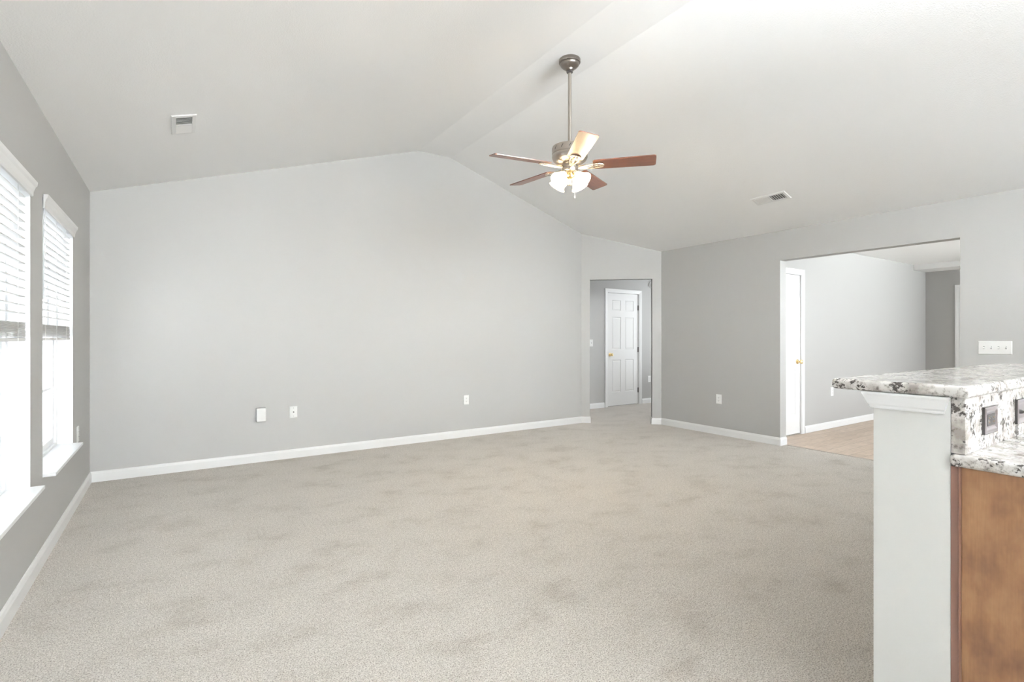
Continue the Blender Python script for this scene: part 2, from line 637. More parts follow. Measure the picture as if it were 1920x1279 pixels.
struct('blocker', box(5.95, 14.0, -9.0, PS - 0.20, -0.30, -0.20), mat('blocker_green', (0.10, 0.13, 0.06), 0.9), 'lawn added outside the dining room window to cut bright ground light', 'blocker')  # unseen dark slab, added to hide the bright ground from this window
struct('trim_2', box(10.18, 10.688, PS, PASS_Y - 0.001, LOWZ - 0.085, LOWZ), M_CEIL, 'white dropped header at the far end of the passage', 'header')
# hall behind the diagonal wall
HD0, HD1, HDZ = 6.297, 7.110, 2.030
out = [(3.7, 0), (HD0, 0), (HD0, HDZ), (HD1, HDZ), (HD1, 0), (HX, 0), (HX, LOWZ), (3.7, LOWZ)]
struct('wall_hall', wall_mesh(out, [], (0, HALL_Y, 0), (1, 0, 0), (0, 1, 0), TH), M_WALL, 'grey hall wall around the six-panel door', 'wall')
struct('wall_hall_end', wall_mesh(rect(PASS_Y + TH, HALL_Y, 0, LOWZ), [rect(*HW)], (HX, 0, 0), (0, 1, 0), (1, 0, 0), 0.17), M_WALL, 'grey wall with the added window at the end of the hall', 'wall')
struct('wall_hall_side', wall_mesh(rect(YB + TH, HALL_Y, 0, LOWZ), [], (3.7, 0, 0), (0, 1, 0), (-1, 0, 0), TH), M_WALL, 'grey wall closing the hall on the left', 'wall')
# half wall of the peninsula
PX = 1.770
PY0, PY1 = 0.503, 0.688
pony = [(PX, PY0), (3.245, PY0), (4.555, -0.807), (4.686, -0.676), (3.322, PY1), (PX, PY1)]
struct('wall_peninsula', prism(pony, 0, 1.064), M_PONY, 'off-white half wall carrying the raised granite bar', 'half wall', bevel=0.0008)

struct('wall_door_backing', box(HD0 - 0.1, HD1 + 0.1, HALL_Y + TH + 0.001, HALL_Y + TH + 0.05, -0.05, LOWZ), M_DUCT, 'dark panel added behind the hall door to block outside light', 'wall')  # backing panel, added to stop sky light leaking under the door
# ------------------------------------------------------------------ baseboards
BB = [(0, 0), (0.013, 0), (0.013, 0.066), (0.010, 0.074), (0.0085, 0.082), (0.005, 0.089), (0, 0.090)]


def baseboard(name, path, label):
    return struct(name, sweep(path, BB), M_TRIM, label, 'baseboard')


oa = Vector((AX, YB, 0)) + du * OP0
ob = Vector((AX, YB, 0)) + du * OP1
e = 0.0004
baseboard('baseboard_left', [(XL, YB), (XL, YS)], 'white baseboard under the two windows')
baseboard('baseboard_back', [(oa + dn * TH).xy, oa.xy, (AX, YB), (XL, YB)], 'long white baseboard along the blank gable wall')
baseboard('baseboard_right', [(XR + TH, OY1), (XR, OY1), (XR, AY), ob.xy, (ob + dn * TH).xy], 'white baseboard between hall opening and wide opening')
baseboard('baseboard_right_near', [(XR, YS), (XR, OY0), (XR + TH, OY0)], 'white baseboard of the right wall, behind the bar')
baseboard('baseboard_passage', [(10.69, PASS_Y), (DX1 + 0.066, PASS_Y)], 'white baseboard along the bright wall beyond the opening')
baseboard('baseboard_passage_end', [(10.69, PS), (10.69, PASS_Y)], 'white baseboard of the far passage end wall')
baseboard('baseboard_hall_left', [(HD0 - 0.066, HALL_Y), (3.7, HALL_Y)], 'white hall baseboard left of the six-panel door')
baseboard('baseboard_hall_right', [(HX, HALL_Y), (HD1 + 0.066, HALL_Y)], 'white hall baseboard right of the six-panel door')
baseboard('baseboard_peninsula', [(4.686, -0.676), (3.322, PY1), (PX, PY1)][::-1], 'white baseboard on the living-room side of the half wall')


# ------------------------------------------------------------------ windows
def window(idx, y0, y1, label):
    yc = (y0 + y1) / 2
    w = thing('window_%d' % idx, label, 'window', (XL, yc, 0), kind='structure')
    h = (y1 - y0) / 2
    XI = -0.085                     # inner face of the vinyl frame, from the wall face
    # painted reveal lining
    bm = bmesh.new()
    t = 0.004
    add_box(bm, XI, -0.0005, -h, -h + t, WZ0, WZ1)
    add_box(bm, XI, -0.0005, h - t, h, WZ0, WZ1)
    add_box(bm, XI, -0.0005, -h, h, WZ1 - t, WZ1)
    build('reveal', bm, M_SILL, w)
    # sill (stool) projecting into the room
    build('window_sill', box(XI, 0.056, -h, h, WZ0, 0.481), M_SILL, w, bevel=0.003)
    # frame
    bm = bmesh.new()
    fw = 0.030
    F0, F1 = XI - 0.075, XI
    add_box(bm, F0, F1, -h, -h + fw, WZ0, WZ1)
    add_box(bm, F0, F1, h - fw, h, WZ0, WZ1)
    add_box(bm, F0, F1, -h + fw, h - fw, WZ0, WZ0 + 0.035)
    add_box(bm, F0, F1, -h + fw, h - fw, WZ1 - fw, WZ1)
    build('window_frame', bm, M_VINYL, w, bevel=0.003)
    zm = 1.245
    i0, i1 = -h + fw, h - fw
    for nm, za, zb, xo in (('lower_sash', WZ0 + 0.035, zm + 0.02, XI - 0.040), ('upper_sash', zm - 0.02, WZ1 - fw, XI - 0.068)):
        bm = bmesh.new()
        s = 0.036
        d = 0.026
        add_box(bm, xo, xo + d, i0, i0 + s, za, zb)
        add_box(bm, xo, xo + d, i1 - s, i1, za, zb)
        add_box(bm, xo, xo + d, i0 + s, i1 - s, za, za + s + 0.004)
        add_box(bm, xo, xo + d, i0 + s, i1 - s, zb - s, zb)
        sash = build(nm, bm, M_VINYL, w, bevel=0.003)
        bm = bmesh.new()
        g0, g1 = i0 + s, i1 - s
        for k in (1, 2):
            c = g0 + (g1 - g0) * k / 3
            add_box(bm, xo + 0.006, xo + 0.018, c - 0.009, c + 0.009, za + s, zb - s)
        zc = (za + zb) / 2
        add_box(bm, xo + 0.005, xo + 0.019, g0, g1, zc - 0.009, zc + 0.009)
        build('muntins', bm, M_VINYL, sash)
        build('pane', box(xo + 0.010, xo + 0.013, g0 - 0.004, g1 + 0.004, za + s - 0.004, zb - s + 0.004), M_GLASS, sash)
    return w


window(1, *WIN[0], 'white window with lowered blind nearest the room corner')
window(2, *WIN[1], 'white window with lowered blind cut by the left edge')


def added_window(idx, loc, rz, w, z0, z1, label, cols=2):
    t = thing('window_%d' % idx, label, 'window', loc, rz, kind='structure')
    bm = bmesh.new()
    s = 0.05
    add_box(bm, -w / 2, -w / 2 + s, 0.05, 0.11, z0, z1)
    add_box(bm, w / 2 - s, w / 2, 0.05, 0.11, z0, z1)
    add_box(bm, -w / 2 + s, w / 2 - s, 0.05, 0.11, z0, z0 + s)
    add_box(bm, -w / 2 + s, w / 2 - s, 0.05, 0.11, z1 - s, z1)
    for k in range(1, cols):
        c = -w / 2 + w * k / cols
        add_box(bm, c - 0.035, c + 0.035, 0.055, 0.105, z0 + s, z1 - s)
    build('window_frame', bm, M_VINYL, t)
    build('pane', box(-w / 2 + s, w / 2 - s, 0.078, 0.082, z0 + s, z1 - s), M_GLASS, t)
    return t


added_window(5, ((SD[0] + SD[1]) / 2, YS, 0), PI, SD[1] - SD[0], SD[2], SD[3], 'tall unseen glass door added behind the camera for daylight', 4)
added_window(3, ((DW[0] + DW[1]) / 2, PS, 0), PI, DW[1] - DW[0], DW[2], DW[3], 'wide unseen window added to light the room beyond the opening', 3)
added_window(4, (HX, (HW[0] + HW[1]) / 2, 0), -PI / 2, HW[1] - HW[0], HW[2], HW[3], 'unseen window added to light the hall from its end', 2)


# ------------------------------------------------------------------ blinds
def blind(y0, y1, label):
    yc = (y0 + y1) / 2
    h = (y1 - y0) / 2
    t = thing('window_blind', label, 'blind', (XL, yc, 0), group='white slatted window blinds')
    # crown-shaped valance with mitred returns, hangs over the top of the opening
    bm = bmesh.new()
    prof = [(0.004, 1.934), (0.010, 1.938), (0.011, 1.958), (0.018, 1.982), (0.024, 1.992), (0.026, 2.010), (0.004, 2.010)]
    rings = []
    for side in (-1, 1):
        rings.append([bm.verts.new((a, side * (h + 0.004 + 0.55 * a), z)) for a, z in prof])
    n = len(prof)
    for j in range(n):
        bm.faces.new((rings[0][j], rings[0][(j + 1) % n], rings[1][(j + 1) % n], rings[1][j]))
    bm.faces.new(rings[0])
    bm.faces.new(rings[1])
    build('valance', bm, M_TRIM, t)
    build('head_rail', box(-0.068, -0.010, -h + 0.008, h - 0.008, 1.955, 1.998), M_VINYL, t)
    xs0, xs1 = -0.066, -0.016
    n = 15
    for k in range(n):
        z = 1.925 - 0.0412 * k
        bm = bmesh.new()
        m_ = Matrix.Translation((-0.041, 0, z)) @ Matrix.Rotation(math.radians(4), 4, 'Y')
        add_box(bm, -0.025, 0.025, -h + 0.012, h - 0.012, -0.0022, 0.0022, mtx=m_)
        build('slat', bm, M_SLAT, t)
    for k in range(12):
        z = 1.300 - 0.0060 * k
        dx = random.uniform(-0.0015, 0.0015)
        dy = random.uniform(-0.002, 0.002)
        m_ = Matrix.Translation((dx, dy, z)) @ Matrix.Rotation(random.uniform(-0.012, 0.012), 4, 'Y')
        build('slat', box(xs0, xs1, -h + 0.012, h - 0.012, -0.0017, 0.0017, mtx=m_), M_SLAT, t)
    build('bottom_rail', box(xs0 - 0.001, xs1 + 0.001, -h + 0.010, h - 0.010, 1.209, 1.226), M_SLAT, t, bevel=0.004)
    for yy in (-h + 0.16, 0.0, h - 0.16):
        bm = bmesh.new()
        for xx in (xs0 - 0.002, xs1 + 0.002):
            add_tube(bm, [(xx, yy, 1.955), (xx, yy, 1.21)], 0.0011, 6)
        build('ladder_cord', bm, M_PLASTIC, t)
    bm = bmesh.new()
    add_tube(bm, [(-0.008, -h + 0.060, 1.945), (-0.006, -h + 0.060, 1.50), (-0.006, -h + 0.060, 1.44)], [0.0035, 0.0035, 0.005], 8)
    build('tilt_wand', bm, mat('clear_grey_wand', (0.55, 0.56, 0.57), 0.3), t)
    return t


blind(*WIN[0], 'white slatted blind in the window nearest the room corner')
blind(*WIN[1], 'white slatted blind in the window at the left edge of the photo')


# ------------------------------------------------------------------ six-panel doors
def panel_leaf(w, h, d=0.035):
    """front (y=0 plane) faces -y; x from 0 to w"""
    bm = bmesh.new()
    st = 0.112 * w / 0.762
    mid = 0.105 * w / 0.762
    pw = (w - 2 * st - mid) / 2
    xs = [0, st, st + pw, st + pw + mid, w - st, w]
    zs = [0, 0.235, 0.235 + 0.575, 0.235 + 0.575 + 0.185, 0.235 + 0.575 + 0.185 + 0.575, 0, 0, h]
    zs[5] = zs[4] + 0.115
    zs[6] = h - 0.125
    grid = [[bm.verts.new((x, 0, z)) for z in zs] for x in xs]
    pan = []
    for i in range(5):
        for j in range(7):
            f = bm.faces.new((grid[i][j], grid[i + 1][j], grid[i + 1][j + 1], grid[i][j + 1]))
            if i in (1, 3) and j in (1, 3, 5):
                pan.append(f)
    bm.normal_update()
    if pan[0].normal.y > 0:
        for f in bm.faces:
            f.normal_flip()
    bmesh.ops.inset_individual(bm, faces=pan, thickness=0.011, depth=-0.009)
    bmesh.ops.inset_individual(bm, faces=pan, thickness=0.010, depth=0.0)
    bmesh.ops.inset_individual(bm, faces=pan, thickness=0.016, depth=0.006)
    # back and sides
    bk = [bm.verts.new(c) for c in ((0, d, 0), (w, d, 0), (w, d, h), (0, d, h))]
    bm.faces.new(bk)
    fr0 = [grid[0][0], grid[-1][0], grid[-1][-1], grid[0][-1]]
    bm.faces.new([grid[i][0] for i in range(6)] + [bk[1], bk[0]])
    bm.faces.new([grid[i][-1] for i in range(6)] + [bk[2], bk[3]])
    bm.faces.new([grid[0][j] for j in range(8)] + [bk[3], bk[0]])
    bm.faces.new([grid[-1][j] for j in range(8)] + [bk[2], bk[1]])
    return bm


def casing_bm(w, h, cw=0.057, t=0.016):
    """U-shaped door casing, mitred, on the wall face y=0, projecting to -y"""
    bm = bmesh.new()
    prof = [(0.0, 0.0), (0.0, -0.010), (0.012, -0.012), (0.030, -0.015), (cw - 0.008, -t), (cw, -t + 0.003), (cw, 0.0)]
    g = 0.006
    def ring(base, ux, uz):
        return [bm.verts.new((base[0] + ux * (a - g), y, base[1] + uz * (a - g))) for a, y in prof]
    rings = [ring((0, 0), -1, 0), ring((0, h), -1, 1), ring((w, h), 1, 1), ring((w, 0), 1, 0)]
    for q in rings[0] + rings[3]:
        q.co.z = 0
    n = len(prof)
    for a, b in zip(rings, rings[1:]):
        for j in range(n):
            bm.faces.new((a[j], a[(j + 1) % n], b[(j + 1) % n], b[j]))
    bm.faces.new(rings[0])
    bm.faces.new(rings[-1])
    return bm


def knob_bm(mtx):
    prof = [(0.030, 0.0), (0.031, 0.004), (0.026, 0.008), (0.012, 0.012), (0.010, 0.028), (0.016, 0.034), (0.0255, 0.043), (0.0275, 0.052), (0.024, 0.061), (0.012, 0.066), (0, 0.067)]
    return lathe(prof, 28, mtx)


def door(idx, x0, x1, z1, y, label, knob_left, hinges, leaf_y):
    w = x1 - x0
    t = thing('door_%d' % idx, label, 'door', (x0, y, 0), kind='structure')
    build('door_casing', casing_bm(w, z1), M_TRIM, t)
    bm = bmesh.new()
    add_box(bm, 0, 0.018, -0.006, TH, 0, z1)
    add_box(bm, w - 0.018, w, -0.006, TH, 0, z1)
    add_box(bm, 0.018, w - 0.018, -0.006, TH, z1 - 0.018, z1)
    build('door_jamb', bm, M_TRIM, t)
    lw = w - 0.042
    lf = panel_leaf(lw, z1 - 0.018 - 0.018)
    leaf = build('door_leaf', lf, M_TRIM, t)
    leaf.location = (0.021, leaf_y, 0.014)
    kx = 0.062 if knob_left else lw - 0.062
    rot = Matrix.Translation((kx, 0, 0.905)) @ Matrix.Rotation(PI / 2, 4, 'X')
    kb = build('door_knob', knob_bm(rot), M_BRASS, leaf, smooth=True)
    kb['label'] = 'polished brass door knob'
    if hinges:
        hx = lw + 0.002 if knob_left else -0.002
        for hz in (0.245, 0.985, 1.75):
            bm = bmesh.new()
            add_tube(bm, [(hx, -0.006, hz - 0.045), (hx, -0.006, hz + 0.045)], 0.0065, 10)
            add_box(bm, hx - 0.016, hx + 0.003, -0.0025, 0.002, hz - 0.044, hz + 0.044)
            hg = build('door_hinge', bm, M_HINGE, leaf)
            hg['label'] = 'dark metal door hinge'
    return t


door(1, HD0, HD1, HDZ, HALL_Y, 'white six-panel door with brass knob in the hall behind the diagonal wall', True, True, 0.012)
door(2, DX0, DX1, DZ, PASS_Y, 'white six-panel door just inside the wide opening on the right', False, False, 0.012)
# edge of a cased doorway on the far end wall of the passage
d3 = thing('door_3', 'white door casing on the far end wall of the passage', 'door', (10.69, 2.930, 0), -PI / 2, kind='structure')
build('door_casing', casing_bm(0.80, 2.035), M_TRIM, d3)
lf = build('door_leaf', panel_leaf(0.79, 2.02, 0.012), M_TRIM, d3)
lf.location = (0.005, -0.0125, 0.008)

# ================================================================== PENINSULA
# raised bar top
bar = [(1.744, 0.456), (3.225, 0.456), (4.545, -0.864), (4.790, -0.620), (3.372, 0.798), (1.744, 0.798)]
o = build('bar_countertop', prism(bar, 1.066, 1.099), M_GRAN, bevel=0.013, seg=5)
tag(o, 'raised speckled white granite bar top on the off-white half wall', 'countertop')
# granite backsplash between the two levels
bs = [(1.7692, 0.471), (3.231, 0.471), (4.541, -0.839), (4.562, -0.817), (3.244, 0.5025), (1.7692, 0.5025)]
o = build('granite_backsplash', prism(bs, 0.9125, 1.0655), M_GRAN, bevel=0.002)
tag(o, 'upright granite backsplash slab with dark metal outlets under the bar top', 'backsplash')
# lower worktop
lc = [(1.752, 0.5028), (3.244, 0.5028), (4.562, -0.816), (4.11, -1.27), (2.98, -0.14), (1.752, -0.14)]
o = build('kitchen_countertop', prism(lc, 0.879, 0.912), M_GRAN, bevel=0.012, seg=5)
tag(o, 'lower granite kitchen worktop resting on the brown cabinet', 'countertop')

# crown moulding below the bar overhang, wraps the end of the half wall
bm = bmesh.new()
prof = [(0.0005, 1.016), (0.006, 1.016), (0.008, 1.020), (0.008, 1.0235), (0.0095, 1.0265), (0.012, 1.029), (0.0165, 1.042), (0.0205, 1.053), (0.0235, 1.059), (0.024, 1.0655), (0.0005, 1.0655)]
rings = []
for (a, z) in prof:
    ys = 0.521 - 0.70 * a
    rings.append([bm.verts.new(c) for c in ((PX - 0.0005, ys, z), (PX - a, ys, z), (PX - a, PY1 + a, z), (3.322 + 0.414 * a, PY1 + a, z), (3.95 + 0.7 * a, 0.06 + 0.7 * a, z))])
n = len(prof)
for i in range(n - 1):
    for j in range(4):
        bm.faces.new((rings[i][j], rings[i][j + 1], rings[i + 1][j + 1], rings[i + 1][j]))
struct('trim_3', bm, M_SILL, 'white crown moulding under the raised granite bar', 'moulding')

# base cabinet
cab = thing('base_cabinet', 'brown stained wood base cabinet under the lower granite worktop', 'cabinet', (PX, 0.5, 0))


def cpt(pts):
    return [(x - PX, y - 0.5) for x, y in pts]


build('cabinet_body', prism(cpt([(1.778, 0.500), (3.240, 0.500), (4.540, -0.800), (4.14, -1.20), (2.96, -0.095), (1.778, -0.095)]), 0.10, 0.878), M_CAB, cab)
build('toe_kick', prism(cpt([(1.80, 0.49), (3.235, 0.49), (4.50, -0.77), (4.19, -1.10), (2.98, -0.03), (1.80, -0.03)]), 0.0, 0.10), M_CABD, cab)
build('end_panel', box(0.003, 0.0078, -0.594, -0.0195, 0.0, 0.878), M_CAB, cab)
o = build('filler_strip', box(-0.0012, 0.0078, -0.0135, 0.0027, 0.0, 0.878), M_CABD, cab, bevel=0.0008)
o['label'] = 'darker glossy filler strip beside the half wall'
bm = bmesh.new()
pts = [(0.003, -0.0195)] + [(0.003 - 0.0065 * math.sin(a), -0.0135 - 0.006 * math.cos(a) + 0.0) for a in [PI * k / 8 for k in range(1, 8)]] + [(0.003, -0.0085)]
add_prism(bm, [(0.0075, -0.0190), (0.000, -0.0190), (-0.0045, -0.0178), (-0.0062, -0.0160), (-0.0055, -0.0142), (-0.0030, -0.0136), (0.0075, -0.0136)], 0.0, 0.878)
o = build('scribe_moulding', bm, M_CABD, cab, smooth=True, angle=60)
for k in range(2):
    x0 = 0.03 + k * 0.57
    dr = build('cabinet_door', box(x0, x0 + 0.55, -0.615, -0.595, 0.13, 0.70), M_CAB, cab, bevel=0.003)
    kb = build('cabinet_knob', lathe([(0.006, 0), (0.005, 0.012), (0.014, 0.018), (0.014, 0.024), (0, 0.027)], 20, Matrix.Translation((x0 + (0.50 if k == 0 else 0.05), -0.615, 0.64)) @ Matrix.Rotation(PI / 2, 4, 'X')), M_NICKEL, dr, smooth=True)
    dw = build('drawer_front', box(x0, x0 + 0.55, -0.615, -0.595, 0.72, 0.86), M_CAB, cab, bevel=0.003)
    build('drawer_knob', lathe([(0.006, 0), (0.005, 0.012), (0.014, 0.018), (0.014, 0.024), (0, 0.027)], 20, Matrix.Translation((x0 + 0.275, -0.615, 0.79)) @ Matrix.Rotation(PI / 2, 4, 'X')), M_NICKEL, dw, smooth=True)


# ================================================================== WALL PLATES
def plate_bm(w, h, d=0.006, bev=0.004):
    """plate on the plane y=0, projecting to -y, with chamfered rim"""
    bm = bmesh.new()
    a = [bm.verts.new(c) for c in ((-w / 2, 0, -h / 2), (w / 2, 0, -h / 2), (w / 2, 0, h / 2), (-w / 2, 0, h / 2))]
    b = [bm.verts.new(c) for c in ((-w / 2, -d * 0.5, -h / 2), (w / 2, -d * 0.5, -h / 2), (w / 2, -d * 0.5, h / 2), (-w / 2, -d * 0.5, h / 2))]
    i_ = [bm.verts.new((c.co.x - math.copysign(bev, c.co.x), -d, c.co.z - math.copysign(bev, c.co.z))) for c in b]
    for r0, r1 in ((a, b), (b, i_)):
        for k in range(4):
            bm.faces.new((r0[k], r0[(k + 1) % 4], r1[(k + 1) % 4], r1[k]))
    bm.faces.new(i_)
    bm.faces.new(a)
    return bm


def disc(x, z, r, y0, y1, seg=18):
    return lathe([(r, 0), (r, y0 - y1), (0, y0 - y1)], seg, Matrix.Translation((x, y0, z)) @ Matrix.Rotation(PI / 2, 4, 'X'))


def duplex(label, loc, rz, group):
    t = thing('wall_outlet', label, 'outlet', loc, rz, group=group)
    build('cover_plate', plate_bm(0.074, 0.118), M_PLASTIC, t)
    for s in (-1, 1):
        bm = bmesh.new()
        pts = []
        for k in range(20):
            a = 2 * PI * k / 20
            pts.append((max(-0.0165, min(0.0165, 0.0195 * math.cos(a))), 0.0145 * math.sin(a)))
        add_prism(bm, pts, 0, 0.0085, mtx=Matrix.Translation((0, 0, s * 0.0195)) @ Matrix.Rotation(PI / 2, 4, 'X'))
        r = build('receptacle', bm, M_PLASTIC, t)
        bm = bmesh.new()
        for q in (-0.0062, 0.0062):
            add_box(bm, q - 0.0012, q + 0.0012, -0.0092, -0.0084, s * 0.0195 - 0.001, s * 0.0195 + 0.007)
        add_lathe(bm, [(0.0026, 0), (0.0026, 0.0007), (0, 0.0007)], 12, Matrix.Translation((0, -0.0085, s * 0.0195 - 0.007)) @ Matrix.Rotation(PI / 2, 4, 'X'))
        build('slots', bm, M_SLOT, r)
    build('screw', disc(0, 0, 0.0032, -0.006, -0.0072), M_PLASTIC, t)
    return t


G = 'white wall outlets'
gap = 0.0003
out0 = duplex('white outlet right of centre on the blank gable wall', (2.985, YB - gap, 0.456), 0, G)
dup(out0, 'white outlet on the right wall left of the wide opening', (XR - gap, 3.920, 0.448), -PI / 2)
dup(out0, 'white outlet on the window wall between window and room corner', (XL + gap, 4.905, 0.51), PI / 2)
dup(out0, 'white outlet in the hall right of the six-panel door', (7.372, HALL_Y - gap, 0.448), 0)
dup(out0, 'white outlet on the bright wall beyond the opening, above the bar', (7.415, PASS_Y - gap, 0.490), 0)

# cable plate on the far wall
t = thing('cable_plate', 'white cable wall plate with one round socket, right of the white box', 'wall plate', (0.997, YB - gap, 0.467), 0)
build('cover_plate', plate_bm(0.074, 0.118), M_PLASTIC, t)
build('coaxial_socket', disc(0, 0, 0.0065, -0.006, -0.013), M_HINGE, t)
for s in (-1, 1):
    build('screw', disc(0, s * 0.041, 0.0036, -0.006, -0.0075), mat('dull_screw', (0.45, 0.45, 0.44), 0.4), t)

# white plug-in box on the far wall
t = thing('wall_sensor_box', 'white box plugged into the gable wall, left of the cable plate', 'box', (0.697, YB - gap, 0.466), 0)
build('box_cover', box(-0.042, 0.042, -0.040, 0, -0.066, 0.066), M_PLASTIC, t, bevel=0.006, seg=3)
build('back_plate', box(-0.036, 0.036, 0, 0.0002, -0.060, 0.060), M_PLASTIC, t)


# four-gang toggle switch
t = thing('light_switch', 'wide white switch plate with four toggles above the bar, right wall', 'light switch', (XR - gap, 1.330, 1.141), -PI / 2, group='white light switches')
build('cover_plate', plate_bm(0.212, 0.112), M_PLASTIC, t)
for k in range(4):
    x = -0.069 + 0.046 * k
    bm = box(x - 0.0052, x + 0.0052, -0.0066, -0.0058, -0.012, 0.012)
    sl = build('toggle_slot', bm, mat('grey_slot', (0.42, 0.42, 0.41), 0.5), t)
    up = 1 if k in (0, 2) else -1
    m_ = Matrix.Translation((x, -0.006, 0)) @ Matrix.Rotation(up * 0.45, 4, 'X')
    build('toggle', box(-0.0040, 0.0040, -0.0140, 0, -0.0045, 0.0045, mtx=m_), M_PLASTIC, sl, bevel=0.001)
    for s in (-1, 1):
        build('screw', disc(x, s * 0.030, 0.0028, -0.006, -0.0070), M_PLASTIC, t)

# single switch in the hall
t = thing('light_switch', 'white single light switch in the hall left of the door', 'light switch', (5.930, HALL_Y - gap, 1.128), 0, group='white light switches')
build('cover_plate', plate_bm(0.074, 0.118), M_PLASTIC, t)
sl = build('toggle_slot', box(-0.0052, 0.0052, -0.0066, -0.0058, -0.012, 0.012), M_SLOT, t)
build('toggle', box(-0.004, 0.004, -0.014, 0, -0.0045, 0.0045, mtx=Matrix.Translation((0, -0.006, 0)) @ Matrix.Rotation(0.45, 4, 'X')), M_PLASTIC, sl)

# round alarm high on the hall wall
t = thing('smoke_alarm', 'round white alarm high on the hall wall at the opening edge', 'alarm', (7.435, HALL_Y - gap, 2.205), 0)
rx = Matrix.Rotation(PI / 2, 4, 'X')
build('alarm_base', lathe([(0.066, 0), (0.066, 0.012), (0.06, 0.014), (0, 0.014)], 32, rx), M_PLASTIC, t, smooth=True)
build('alarm_cover', lathe([(0.056, 0.013), (0.056, 0.030), (0.046, 0.040), (0.02, 0.043), (0, 0.043)], 32, rx), M_PLASTIC, t, smooth=True)


# dark metal plates on the backsplash
def bronze(label, x):
    t = thing('backsplash_outlet', label, 'outlet', (x, 0.4708, 0.992), 0, group='dark metal backsplash outlets')
    w, h = 0.116, 0.078
    bm = bmesh.new()
    # raised picture-frame plate: outer rim slopes up to a ridge, then down to the flat field
    rings = []
    for (ins, d) in ((0.0012, 0.0), (0.0012, 0.0060), (0.006, 0.0078), (0.011, 0.0078), (0.017, 0.0045)):
        a, b = w / 2 - ins, h / 2 - ins
        rings.append([bm.verts.new(c) for c in ((-a, -d, -b), (a, -d, -b), (a, -d, b), (-a, -d, b))])
    for r0, r1 in zip(rings, rings[1:]):
        for k in range(4):
            bm.faces.new((r0[k], r0[(k + 1) % 4], r1[(k + 1) % 4], r1[k]))
    bm.faces.new(rings[-1])
    bm.faces.new(rings[0])
    build('cover_plate', bm, M_BRONZEP, t)
    bm = bmesh.new()
    for a in (-1, 1):
        add_box(bm, *sorted((a * w / 2, a * (w / 2 - 0.0013))), -0.0062, 0, -h / 2, h / 2)
    add_box(bm, -w / 2 + 0.0013, w / 2 - 0.0013, -0.0062, 0, h / 2 - 0.0013, h / 2)
    add_box(bm, -w / 2 + 0.0013, w / 2 - 0.0013, -0.0062, 0, -h / 2, -h / 2 + 0.0013)
    e_ = build('plate_edge', bm, M_BRONZEI, t)
    e_['label'] = 'dark brown plate edge'
    return t


t = bronze('dark metal outlet plate on the granite backsplash, nearest the bar end', 1.961)
r = build('receptacle', box(-0.034, 0.034, -0.0068, -0.0042, -0.0170, 0.0170), M_BRONZEI, t, bevel=0.001)
bm = bmesh.new()
brassc = mat('brass_contact', (0.5, 0.36, 0.16), 0.3, 1.0)
bm.free()
for x in (-0.02, 0.02):
    bm = bmesh.new()
    for z in (-0.006, 0.006):
        add_box(bm, x - 0.004, x + 0.004, -0.0072, -0.0066, z - 0.0012, z + 0.0012)
    build('slots', bm, brassc, r)
t = bronze('dark metal plate on the granite backsplash, cut by the right edge', 2.280)
build('toggle', lathe([(0.007, 0), (0.006, 0.006), (0.004, 0.011), (0, 0.012)], 16, Matrix.Translation((-0.032, -0.0045, 0)) @ Matrix.Rotation(PI / 2, 4, 'X')), M_BRONZEI, t)


# ================================================================== CEILING VENTS
def vent(label, x, y, z, tilt):
    """register: long side along y, lies in the sloping ceiling; local -z points into the room"""
    t = thing('ceiling_vent', label, 'vent', (x, y, z), 0, group='white ceiling air vents')
    t.rotation_euler = (0, tilt, 0)
    a, b = 0.074, 0.178          # half sizes
    ia, ib = 0.048, 0.150
    bm = bmesh.new()
    loops = []
    for (ha, hb, zz) in ((a, b, -0.0005), (a - 0.004, b - 0.004, -0.007), (ia, ib, -0.009), (ia, ib, -0.0005)):
        loops.append([bm.verts.new(c) for c in ((-ha, -hb, zz), (ha, -hb, zz), (ha, hb, zz), (-ha, hb, zz))])
    for r0, r1 in zip(loops, loops[1:] + loops[:1]):
        for k in range(4):
            bm.faces.new((r0[k], r0[(k + 1) % 4], r1[(k + 1) % 4], r1[k]))
    build('vent_frame', bm, M_TRIM, t)
    build('duct', box(-ia, ia, -ib, ib, -0.0012, -0.0004), M_DUCT, t)
    build('divider', box(-ia, ia, -0.006, 0.006, -0.009, -0.0015), M_TRIM, t)
    for half in (-1, 1):
        n = 6
        for k in range(n):
            c = half * (0.012 + (k + 0.5) * 0.0228)
            ang = math.radians(24) if half < 0 else math.radians(-24)
            m_ = Matrix.Translation((0, c, -0.0055)) @ Matrix.Rotation(ang, 4, 'X')
            ww = 0.0040 if half < 0 else 0.0100
            build('louver', box(-ia, ia, -ww, ww, -0.0006, 0.0006, mtx=m_), M_TRIM, t)
    return t


vx, vy = 0.042, 4.085
vent('white ceiling vent on the left slope, above the windows side', vx, vy, slope_left(vx), -math.atan((RZ - EL) / (RX0 - XL)))
vx, vy = 5.060, 2.885
vent('white ceiling vent on the right slope, above the wide opening', vx, vy, slope_right(vx), math.atan((RZ - ER) / (XR - RX1)))

# ================================================================== CEILING FAN
FX, FY = 2.572, 3.080
fan = thing('ceiling_fan', 'brushed nickel ceiling fan with five mahogany blades and lit glass shades', 'ceiling fan', (FX, FY, 0))
